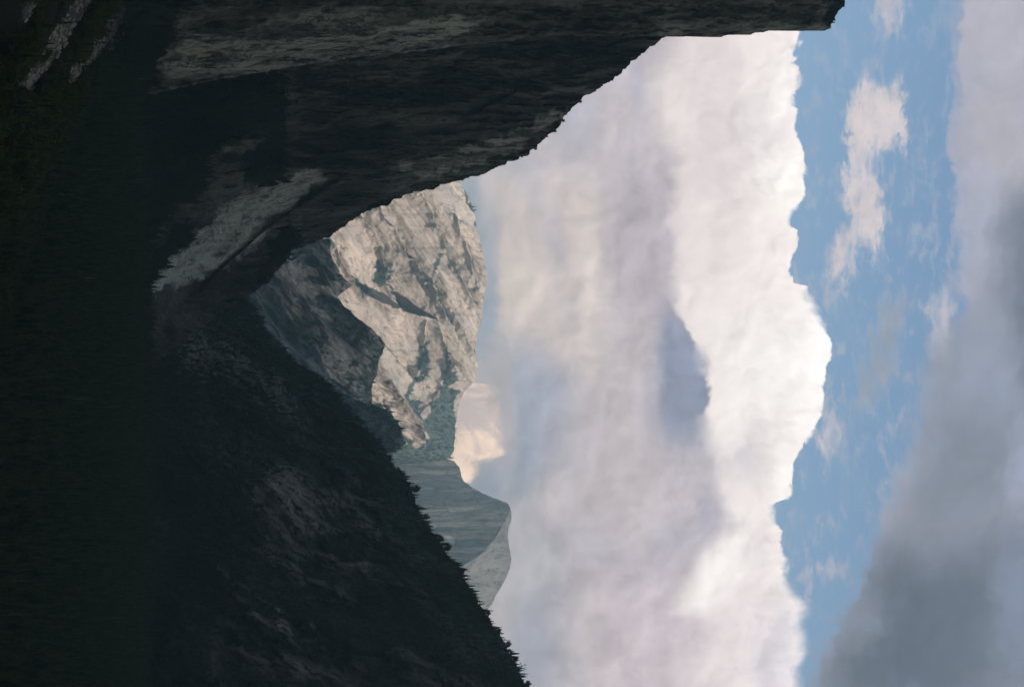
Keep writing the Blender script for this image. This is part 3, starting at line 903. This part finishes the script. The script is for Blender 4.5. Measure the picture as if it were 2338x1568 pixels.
gX, gY = chart(gx, gy, gz)
scree = np.zeros(gx.shape)
for pl, w, s_ in gul:
    e, _s = line_sd(gX, gY, pl)
    e = e + fbm(gx / 25, gy / 25, 4, 121) * 7
    scree = np.maximum(scree, s_ * sstep(w, w * .45, e))
scree = np.where(gy > 900, scree, 0)
m, b = new_mat('forest_floor')
g = E.nt.nodes.new('ShaderNodeNewGeometry')
pos = E(g.outputs['Position'])
n1, _ = e_noise(pos, 0.03, 6, 0.65); n2, _ = e_noise(pos, 0.25, 5, 0.7)
col = e_mix(n1, (0.012, 0.018, 0.010), (0.04, 0.045, 0.028))
sf = e_smooth(e_attr('scree') + (n2 - 0.5) * 1.0, 0.35, 0.6)
col = e_mix(sf, col, e_mix(e_smooth(n2, .4, .62), (0.16, 0.155, 0.15), (0.42, 0.41, 0.39)))
E.nt.links.new(col.s, b.inputs['Base Color'])
bp = E.nt.nodes.new('ShaderNodeBump'); bp.inputs['Distance'].default_value = 3.0; bp.inputs['Strength'].default_value = .8
E.nt.links.new(n2.s, bp.inputs['Height']); E.nt.links.new(bp.outputs[0], b.inputs['Normal'])
M_floor = m
tag(mesh_np('ground', np.stack([gx, gy, gz], -1), grid_faces(len(ya), len(xa)), M_floor, True, {'scree': scree}),
    'dark valley floor and wooded hillside with pale scree gullies', 'ground', kind='structure')

# ---------------------------------------------------------------- trees
rng = np.random.default_rng(7)


def leaf_mat(name, a, b_):
    m, b = new_mat(name)
    oi = E.nt.nodes.new('ShaderNodeObjectInfo')
    g = E.nt.nodes.new('ShaderNodeNewGeometry')
    n, _ = e_noise(E(g.outputs['Position']), 0.05, 3, 0.6)
    n3, _ = e_noise(E(g.outputs['Position']), 0.9, 2, 0.6)
    col = e_mix(e_smooth(n * .6 + n3 * .4, .38, .62), a, b_)
    E.nt.links.new(col.s, b.inputs['Base Color'])
    return m


M_needle = leaf_mat('needle_green', (0.012, 0.026, 0.010), (0.085, 0.125, 0.05))
M_leaf = leaf_mat('oak_green', (0.02, 0.04, 0.012), (0.12, 0.16, 0.055))
M_farneedle = leaf_mat('ridge_needle_green', (0.024, 0.038, 0.032), (0.055, 0.075, 0.060))
m, b = new_mat('bark'); n1, _ = e_noise(None, 6, 4, .6); c = e_mix(n1, (0.05, 0.035, 0.025), (0.12, 0.09, 0.07)); E.nt.links.new(c.s, b.inputs[0]); M_bark = m
m, b = new_mat('bleached_wood'); n1, _ = e_noise(None, 6, 4, .6); c = e_mix(n1, (0.30, 0.29, 0.27), (0.50, 0.48, 0.44)); E.nt.links.new(c.s, b.inputs[0]); M_dead = m


def conifer_tris(seed, whorls, arms, width=0.15, h=1.0, base=0.1):
    r = np.random.default_rng(seed)
    T = []
    for k in range(whorls):
        t = k / (whorls - 1)
        z = base + (1 - base) * t ** 0.92
        R = width * (1 - t) ** 0.75 * r.uniform(.75, 1.15) * (0.55 + 0.45 * min(1, t * 6 + .2)) + 0.006
        dz = (1 - base) / whorls
        for a in range(arms):
            th = 2 * math.pi * (a + r.uniform(-.3, .3)) / arms + k * 1.9
            rr = R * r.uniform(.6, 1.2)
            w = rr * 0.55
            ca, sa = math.cos(th), math.sin(th)
            tip = (rr * ca, rr * sa, z - dz * r.uniform(.6, 1.5))
            l = (-sa * w * .5 + ca * rr * .35, ca * w * .5 + sa * rr * .35, z - dz * .2)
            q_ = (sa * w * .5 + ca * rr * .35, -ca * w * .5 + sa * rr * .35, z - dz * .2)
            top = (0, 0, z + dz * 1.1)
            T += [(top, l, tip), (top, tip, q_)]
    return np.array(T, float)


def oak_tris(seed, n=260, blobs=9):
    r = np.random.default_rng(seed)
    C_ = []
    for k in range(blobs):
        a = r.uniform(0, 2 * math.pi); q_ = r.uniform(0, .26)
        C_.append((q_ * math.cos(a), q_ * math.sin(a), r.uniform(.42, .80), r.uniform(.13, .22)))
    T = []
    for i in range(n):
        cx, cy, cz, R = C_[i % blobs]
        v = r.normal(size=3); v /= np.linalg.norm(v)
        p = np.array((cx, cy, cz)) + v * R * r.uniform(.75, 1.05)
        t1 = np.cross(v, r.normal(size=3)); t1 /= np.linalg.norm(t1) + 1e-9; t2 = np.cross(v, t1)
        s_ = r.uniform(.05, .09)
        T.append((p + t1 * s_, p - t1 * s_ * .6 + t2 * s_ * .8, p - t1 * s_ * .5 - t2 * s_ * .9 + v * s_ * .4))
    return np.array(T, float)


def cone_tris(seed, sides=6):
    r = np.random.default_rng(seed); T = []
    for z0, z1, R in ((.08, .62, .15), (.35, .85, .10), (.6, 1.0, .06)):
        for a in range(sides):
            a0 = 2 * math.pi * a / sides; a1 = 2 * math.pi * (a + 1) / sides
            R0 = R * r.uniform(.7, 1.25); R1 = R * r.uniform(.7, 1.25)
            T.append(((0, 0, z1), (R0 * math.cos(a0), R0 * math.sin(a0), z0 + r.uniform(-.04, .04)), (R1 * math.cos(a1), R1 * math.sin(a1), z0 + r.uniform(-.04, .04))))
    return np.array(T, float)


def trunk_mesh(name, R0, R1, h0, h1, limbs=(), mat=None, sides=7):
    V = []; Fc = []
    def seg(p0, p1, r0, r1):
        p0 = np.array(p0, float); p1 = np.array(p1, float); d = p1 - p0; d /= np.linalg.norm(d)
        u = np.cross(d, (.3, .9, .1)); u /= np.linalg.norm(u); w = np.cross(d, u); i0 = len(V)
        for p, r in ((p0, r0), (p1, r1)):
            for k in range(sides):
                a = 2 * math.pi * k / sides; V.append(p + (u * math.cos(a) + w * math.sin(a)) * r)
        for k in range(sides): Fc.append((i0 + k, i0 + (k + 1) % sides, i0 + sides + (k + 1) % sides, i0 + sides + k))
    seg((0, 0, h0), (0, 0, (h0 + h1) / 2), R0, (R0 + R1) / 2); seg((0, 0, (h0 + h1) / 2), (0, 0, h1), (R0 + R1) / 2, R1)
    for p0, p1, r in limbs: seg(p0, p1, r, r * .35)
    o = mesh_np(name, np.array(V), np.array(Fc), mat)
    return o


def tri_mesh(name, T, mat):
    n = len(T)
    return mesh_np(name, T.reshape(-1, 3), np.arange(n * 3).reshape(-1, 3), mat, False)


def scatter_mesh(name, variants, pts, hs, mat, wid=1.0):
    """one mesh of many trees too numerous to count"""
    out_ = []
    n = len(pts); vi = rng.integers(0, len(variants), n); ang = rng.uniform(0, 2 * math.pi, n)
    for k, T in enumerate(variants):
        m_ = vi == k
        if not m_.any(): continue
        c, s_ = np.cos(ang[m_])[:, None, None], np.sin(ang[m_])[:, None, None]
        h = hs[m_][:, None, None]
        x = (T[None, ..., 0] * c - T[None, ..., 1] * s_) * h * wid
        y = (T[None, ..., 0] * s_ + T[None, ..., 1] * c) * h * wid
        z = T[None, ..., 2] * h
        V = np.stack([x, y, z], -1) + pts[m_][:, None, None, :]
        out_.append(V.reshape(-1, 3))
    V = np.concatenate(out_)
    return mesh_np(name, V, np.arange(len(V)).reshape(-1, 3), mat, False)


def empty(name, loc):
    o = bpy.data.objects.new(name, None); S.collection.objects.link(o); o.location = loc; o.empty_display_size = 1
    return o


def copy_tree(src, loc, h, wid, rz):
    c = src.copy(); S.collection.objects.link(c); c.location = loc; c.scale = (h * wid, h * wid, h); c.rotation_euler = (0, 0, rz)
    for ch in src.children:
        d = ch.copy(); S.collection.objects.link(d); d.parent = c
    return c


def proto(name, crown_T, crown_mat, lab, cat, group, broad=False, rad=.014):
    r = empty(name, (0, 0, 0)); tag(r, lab, cat, group)
    cr = tri_mesh('crown', crown_T, crown_mat); cr.parent = r
    if broad:
        limbs = [((0, 0, .25), (.16 * math.cos(a), .16 * math.sin(a), .62), .014) for a in (0.3, 2.2, 4.4)]
        tr = trunk_mesh('trunk', .032, .014, -.04, .6, limbs, M_bark)
    else:
        tr = trunk_mesh('trunk', rad, .003, -.04, .96, (), M_bark)
    tr.parent = r
    return r


CON = [conifer_tris(i, 16, 8, w) for i, w in ((1, .15), (2, .12), (3, .17), (4, .13))]
CON_LO = [conifer_tris(20 + i, 8, 6, .15) for i in range(4)]
OAK = [oak_tris(i) for i in range(4)]
OAK_LO = [oak_tris(10 + i, 90, 6) * np.array((1.2, 1.2, 1)) for i in range(4)]
CONE = [cone_tris(i) for i in range(4)]
CONE_B = [oak_tris(40 + i, 16, 4) * np.array((1.0, 1.0, .95)) + (cone_tris(9, 3)[:1] * 0) for i in range(2)]

# candidate positions over the valley
N = 60000
py_ = rng.uniform(1150, 3600, N); px_ = rng.uniform(-.215, .215, N) * py_
extra = 60000                                 # close brush of the left hillside
ey = rng.uniform(1150, 3400, extra); ex = -rng.uniform(.0, .2, extra) * ey + 60
eh = np.interp(ey, [1200, 1900, 2300, 2437, 2926, 3580, 5000], [240, 20, -134, -190, -357, -541, -800]) - ex > 25
py_ = np.r_[py_, ey[eh]]; px_ = np.r_[px_, ex[eh]]; brush = np.r_[np.zeros(N, bool), np.ones(eh.sum(), bool)]; N = len(py_)
keep = rng.uniform(size=N) < py_ / 3560 + .3 * brush
px_, py_, brush = px_[keep], py_[keep], brush[keep]
pz_ = ground_z(px_, py_)
cX, cY = chart(px_, py_, pz_)
hillm = (np.interp(py_, [1200, 1900, 2300, 2437, 2926, 3580, 5000], [240, 20, -134, -190, -357, -541, -800]) - px_)
sc_ = np.zeros(len(px_))
for pl, w, s_ in gul:
    e, _s = line_sd(cX, cY, pl); e = e + fbm(px_ / 25, py_ / 25, 4, 121) * 7
    sc_ = np.maximum(sc_, s_ * sstep(w * 1.15, w * .6, e))
for up in (8.0, 16.0):
    tX = cX + up * F / py_
    for pl, w, s_ in gul:
        e, _s = line_sd(tX, cY, pl); e = e + fbm(px_ / 25, py_ / 25, 4, 121) * 7
        sc_ = np.maximum(sc_, .8 * s_ * sstep(w * .75, w * .4, e))
ok = rng.uniform(size=len(px_)) > sc_ * 1.6
ok &= rng.uniform(size=len(px_)) < np.where(hillm > 20, .55, .42)
px_, py_, pz_, cX, cY, hillm, brush = [a[ok] for a in (px_, py_, pz_, cX, cY, hillm, brush)]
isoak = brush | ((hillm > 30) & (rng.uniform(size=len(px_)) < .72))
hh = np.where(isoak, rng.uniform(5, 17, len(px_)) * np.where(brush, .8, 1), rng.uniform(24, 46, len(px_)) * np.where(hillm > 30, .6, 1))
inframe = (cX + hh * F / py_ * .6 > 8) & (cX < 2330) & (cY > 5) & (cY < 1563)
show = np.where(inframe, hh / py_, 0)

for which, nm, T_hi, T_lo, matl, broad, wid in ((~isoak, 'conifer_tree', CON, CON_LO, M_needle, False, 1.0), (isoak, 'oak_tree', OAK, OAK_LO, M_leaf, True, 1.0)):
    idx = np.where(which)[0]
    order = idx[np.argsort(-show[idx])]
    top = order[:300]; rest = order[300:]
    if broad: lab = 'low round leafy tree on the dark hillside beside the scree gullies'; grp = 'leafy trees on the left hillside'
    else: lab = 'tall dark conifer standing in the shaded valley forest'; grp = 'conifers of the valley forest'
    protos = [proto(nm, T, matl, lab, 'tree', grp, broad) for T in T_hi]
    for k, i in enumerate(top):
        p = protos[k % len(protos)]
        args = ((px_[i], py_[i], pz_[i]), float(hh[i]), wid * rng.uniform(.85, 1.2), rng.uniform(0, 6.28))
        if k < len(protos):
            p.location = args[0]; p.scale = (args[1] * args[2], args[1] * args[2], args[1]); p.rotation_euler = (0, 0, args[3])
        else: copy_tree(p, *args)
    o = scatter_mesh('woodland' if broad else 'forest', T_lo, np.stack([px_[rest], py_[rest], pz_[rest] - .5], -1), hh[rest], matl)
    tag(o, 'mass of leafy trees covering the left hillside' if broad else 'dense dark conifer forest filling the valley floor', 'woodland' if broad else 'forest', kind='stuff')

# dead pale trunks (chart X of foot, of tip, Y)
sn = [(145, 212, 637), (145, 189, 623), (155, 179, 564), (60, 80, 714), (139, 170, 807), (235, 285, 811), (238, 265, 693),
      (30, 76, 997), (159, 199, 908), (225, 265, 926), (33, 61, 827), (189, 228, 394), (215, 238, 434), (225, 245, 253),
      (142, 169, 450), (146, 166, 479), (295, 338, 189), (331, 357, 459), (367, 397, 316), (380, 417, 367),
      (96, 137, 1077), (14, 72, 1314), (127, 174, 1192), (318, 352, 1471), (239, 280, 1400), (205, 226, 1386), (20, 65, 1389), (27, 41, 1493)]
ds = empty('dead_tree', (0, 0, 0)); tag(ds, 'bare bleached dead trunk standing among the dark conifers', 'dead tree', 'dead trunks in the valley forest')
limbs = [((0, 0, .45), (.07, .02, .55), .006), ((0, 0, .6), (-.06, .03, .68), .005), ((0, 0, .75), (.03, -.05, .82), .004)]
tk = trunk_mesh('trunk', .012, .003, -.03, 1.0, limbs, M_dead); tk.parent = ds
for k, (xf, xt, yy_) in enumerate(sn):
    d = 2000.0
    for _ in range(30):
        xx = (yy_ - CY) / F * d; z = float(ground_z(np.array(xx), np.array(d)))
        Xg, Yg = chart(xx, np.array(d), z)
        d += (xf - 25 - float(Xg)) * 3.0
        d = min(max(d, 1500), 3300)
    xx = (yy_ - CY) / F * d; z = float(ground_z(np.array(xx), np.array(d)))
    h = (xt - xf + 28) / F * d
    if k == 0: ds.location = (xx, d, z); ds.scale = (h, h, h)
    dd = ds if k == 0 else copy_tree(ds, (xx, d, z), h, 1.0, k * 1.3)
    x0_ = float(np.interp(d, [1200, 1900, 2300, 2437, 2926, 3580, 5000], [240, 20, -134, -190, -357, -541, -800]))
    dd['label'] = ('bare bleached dead trunk among the trees of the left hillside' if xx < x0_ - 20 else
                   'bare bleached dead trunk in the nearest part of the valley forest' if d < 2350 else
                   'small bare dead trunk far back in the valley forest towards the cliff foot')

# ridge forest -------------------------------------------------
def slope_trees(key, n, hmin, hmax, thr=.5, fmax=1.0, fmin=.0, frame=True, seedv=1):
    r = np.random.default_rng(seedv)
    s_ = SURF[key]; nr, nc = s_['X'].shape
    i = r.integers(0, nr, n); j = r.integers(0, nc, n)
    ok_ = (s_['veg'][i, j] + r.uniform(-.25, .25, n) > thr) & (s_['f'][i, j] <= fmax) & (s_['f'][i, j] >= fmin)
    if frame: ok_ &= (s_['Y'][i, j] > -40) & (s_['Y'][i, j] < 1610)
    i, j = i[ok_], j[ok_]
    V = s_['V'][i, j].copy(); V += r.normal(size=V.shape) * np.array((3, 3, 0)); V[:, 2] -= 2
    return V, hmin + (hmax - hmin) * r.beta(1.4, 3.0, len(V))


for key, n, hm, hM, thr, nm, lab in (('forested_ridge3', 42000, 7, 32, .6, 'ridge_forest', 'dark conifer forest cloaking the right ridge'),
                                     ('granite_wall2', 16000, 14, 28, .6, 'talus_forest', 'dark forest on the apron below the rear wall'),
                                     ('granite_cliff1', 14000, 10, 22, .5, 'ledge_forest', 'trees along the foot and rim of the tall buttress'),
                                     ('shaded_mountain4', 12000, 18, 34, .6, 'gully_forest', 'trees in the gullies of the blue shaded mountain'),
                                     ('wooded_hill6', 5000, 24, 44, .5, 'hill_forest', 'conifers covering the small wooded hill'),
                                     ('slab_ridge5', 3500, 18, 32, .55, 'slab_forest', 'trees at the foot of the bare slab ridge'),
                                     ('sunlit_mountain7', 24000, 20, 38, .6, 'mountain_forest', 'tree bands on the sunlit pale mountain'),
                                     ):
    V, h = slope_trees(key, n, hm, hM, thr)
    o = scatter_mesh(nm, CONE + CONE_B, V, h, M_farneedle, 1.2)
    tag(o, lab, 'forest', kind='stuff')

# individual firs on the crest of the right ridge, standing against sky and far mountains
fir_protos = []
for T in (CON[0], CON[2], CON[1] * np.array((.8, .8, 1)), OAK[2] * np.array((.75, .75, 1)), CON_LO[1]):
    fir_protos.append(proto('fir_tree', T, M_farneedle, 'dark fir on the crest of the right ridge', 'tree', 'firs along the right ridge crest'))
s_ = SURF['forested_ridge3']
crY = s_['Y'][2]; crV = s_['V'][2]
yc = 700.0; k = 0
while yc < 1572 and k < 230:
    j = int(np.argmin(np.abs(crY - yc)))
    hgt = float(np.clip(rng.lognormal(2.7, .42), 6, 30)) * (.85 if yc < 1050 else 1)
    loc = tuple(crV[j] - np.array((0, 0, 3.0)))
    a = (loc, hgt, rng.uniform(1.0, 1.5), rng.uniform(0, 6.28))
    if k < 5:
        p = fir_protos[k]; p.location = loc; p.scale = (hgt * a[2], hgt * a[2], hgt)
    else: copy_tree(fir_protos[int(rng.integers(0, 5))], *a)
    yc += float(np.clip(rng.exponential(4.2), .8, 16)); k += 1
# a few pines on the wall's rim and the top of the buttress
lp = proto('rim_pine', OAK[1] * np.array((.7, .7, 1)), M_farneedle, 'small pine on the rim of the dark wall against the sky', 'tree', 'pines along the cliff rim', True)
first = True
for key, ys in (('granite_wall2', (183, 196, 232, 275, 300, 312, 340, 357)), ('granite_cliff1', (4, 14, 24, 37, 46, 58))):
    s_ = SURF[key]
    for yv in ys:
        j = int(np.argmin(np.abs(s_['Y'][3] - yv))); hgt = rng.uniform(7, 13)
        loc = tuple(s_['V'][3, j] - np.array((0, 0, 1.5)))
        if first: lp.location = loc; lp.scale = (hgt,) * 3; first = False; c = lp
        else: c = copy_tree(lp, loc, hgt, 1.1, yv)
        nth = ('first', 'second', 'third', 'fourth', 'fifth', 'sixth', 'seventh', 'eighth')[ys.index(yv)]
        if key == 'granite_cliff1':
            c['label'] = 'small pine on top of the tall buttress, %s from the frame edge' % nth; c['group'] = 'pines on top of the buttress'
        else: c['label'] = 'small pine on the dark wall rim, %s one down from the tall buttress' % nth

# boulders in the scree gullies
rb = np.random.default_rng(5)
bv = np.array([(1, 0, 0), (-1, 0, 0), (0, 1, 0), (0, -1, 0), (0, 0, 1), (0, 0, -1)], float)
bf = [(0, 2, 4), (2, 1, 4), (1, 3, 4), (3, 0, 4), (2, 0, 5), (1, 2, 5), (3, 1, 5), (0, 3, 5)]
BT = np.array([[bv[i] * (1, .8, .7) for i in f_] for f_ in bf])
n = 200000
bx_, by_ = rb.uniform(-750, 100, n), rb.uniform(1200, 3400, n); bz_ = ground_z(bx_, by_)
bX, bY = chart(bx_, by_, bz_); s_ = np.zeros(n)
for pl, w, st_ in gul:
    e, _s = line_sd(bX, bY, pl); e = e + fbm(bx_ / 25, by_ / 25, 4, 121) * 7
    s_ = np.maximum(s_, st_ * sstep(w, w * .3, e))
okb = rb.uniform(size=n) < s_ * .9
pts = np.stack([bx_[okb], by_[okb], bz_[okb]], -1)
m, b = new_mat('scree_rock'); gn = E.nt.nodes.new('ShaderNodeNewGeometry'); n1, _ = e_noise(E(gn.outputs['Position']), 0.12, 3, .6)
c = e_mix(e_smooth(n1, .4, .62), (0.25, 0.23, 0.21), (0.80, 0.78, 0.73)); E.nt.links.new(c.s, b.inputs[0]); M_scree = m
o = scatter_mesh('scree', [BT], pts, rb.uniform(.8, 4.2, len(pts)) ** 1.0, M_scree)
tag(o, 'pale boulders strewn down the gullies of the dark hillside', 'scree', kind='stuff')

# ---------------------------------------------------------------- unseen cloud deck overhead, added and shaped to shade the near valley
cu = np.linspace(-9000, 9000, 150); cv = np.linspace(-9000, 6900, 130)
gx2, gy2 = np.meshgrid(cu, cv)
m, b = new_mat('shade_cloud_grey'); b.inputs['Base Color'].default_value = (0.20, 0.215, 0.23, 1)
gn = E.nt.nodes.new('ShaderNodeNewGeometry'); _x, _y, _z = e_sep(E(gn.outputs['Position']))
cn, _ = e_noise(E(gn.outputs['Position']), 0.0011, 4, .6)
thin = e_smooth(_y + (cn - 0.5) * 1500.0, 4900.0, 6100.0, 1.0, 0.38)      # far edge thinned to pass partial sun to the middle mountain
E.nt.links.new(thin.s, b.inputs['Alpha'])
ymax = np.interp(cu, [-9000, 1200, 2200, 9000], [5200, 5200, 6900, 7000])
gy2 = -9000 + (gy2 + 9000) / 15900 * (ymax[None] + 9000)
edge_t = np.minimum.reduce([sstep(-9000, -8000, gx2), sstep(9000, 8000, gx2), sstep(-9000, -8200, gy2), sstep(0, 900, ymax[None] - gy2)])
lump = fbm(gx2 / 900, gy2 / 900, 4, 131)
bot = 3000 - (230 + lump * 130) * edge_t
topz = 3000 + (700 + fbm(gx2 / 1400, gy2 / 1400, 4, 133) * 420) * edge_t
Vt = np.concatenate([np.stack([gx2, gy2, bot], -1).reshape(-1, 3), np.stack([gx2, gy2, topz], -1).reshape(-1, 3)])
fb = grid_faces(len(cv), len(cu)); ft = fb[:, ::-1] + len(cu) * len(cv)
tag(mesh_np('shade_cloud', Vt, np.concatenate([fb[:, ::-1], ft[:, ::-1]]), m), 'unseen grey cloud deck added to shade the near valley', 'cloud', kind='structure')

# ---------------------------------------------------------------- haze
hx, hy0, hy1, hz0, hz1 = 9200, -2700, 16200, -420, 1420
Vh = np.array([(x, y, z) for z in (hz0, hz1) for y in (hy0, hy1) for x in (-hx, hx)], float)
Fh = np.array([(0, 2, 3, 1), (4, 5, 7, 6), (0, 1, 5, 4), (2, 6, 7, 3), (0, 4, 6, 2), (1, 3, 7, 5)])
m = bpy.data.materials.new('haze_air'); m.use_nodes = True; m.node_tree.nodes.clear()
o_ = m.node_tree.nodes.new('ShaderNodeOutputMaterial'); v_ = m.node_tree.nodes.new('ShaderNodeVolumePrincipled')
m.node_tree.links.new(v_.outputs[0], o_.inputs['Volume'])
v_.inputs['Color'].default_value = (0.44, 0.74, 0.96, 1)
v_.inputs['Absorption Color'].default_value = (.4, .5, 1, 1)
v_.inputs['Density'].default_value = 7.2e-5
v_.inputs['Anisotropy'].default_value = -0.3
tag(mesh_np('haze', Vh, Fh, m, False), 'thin blue air filling the valley', 'haze', kind='stuff')
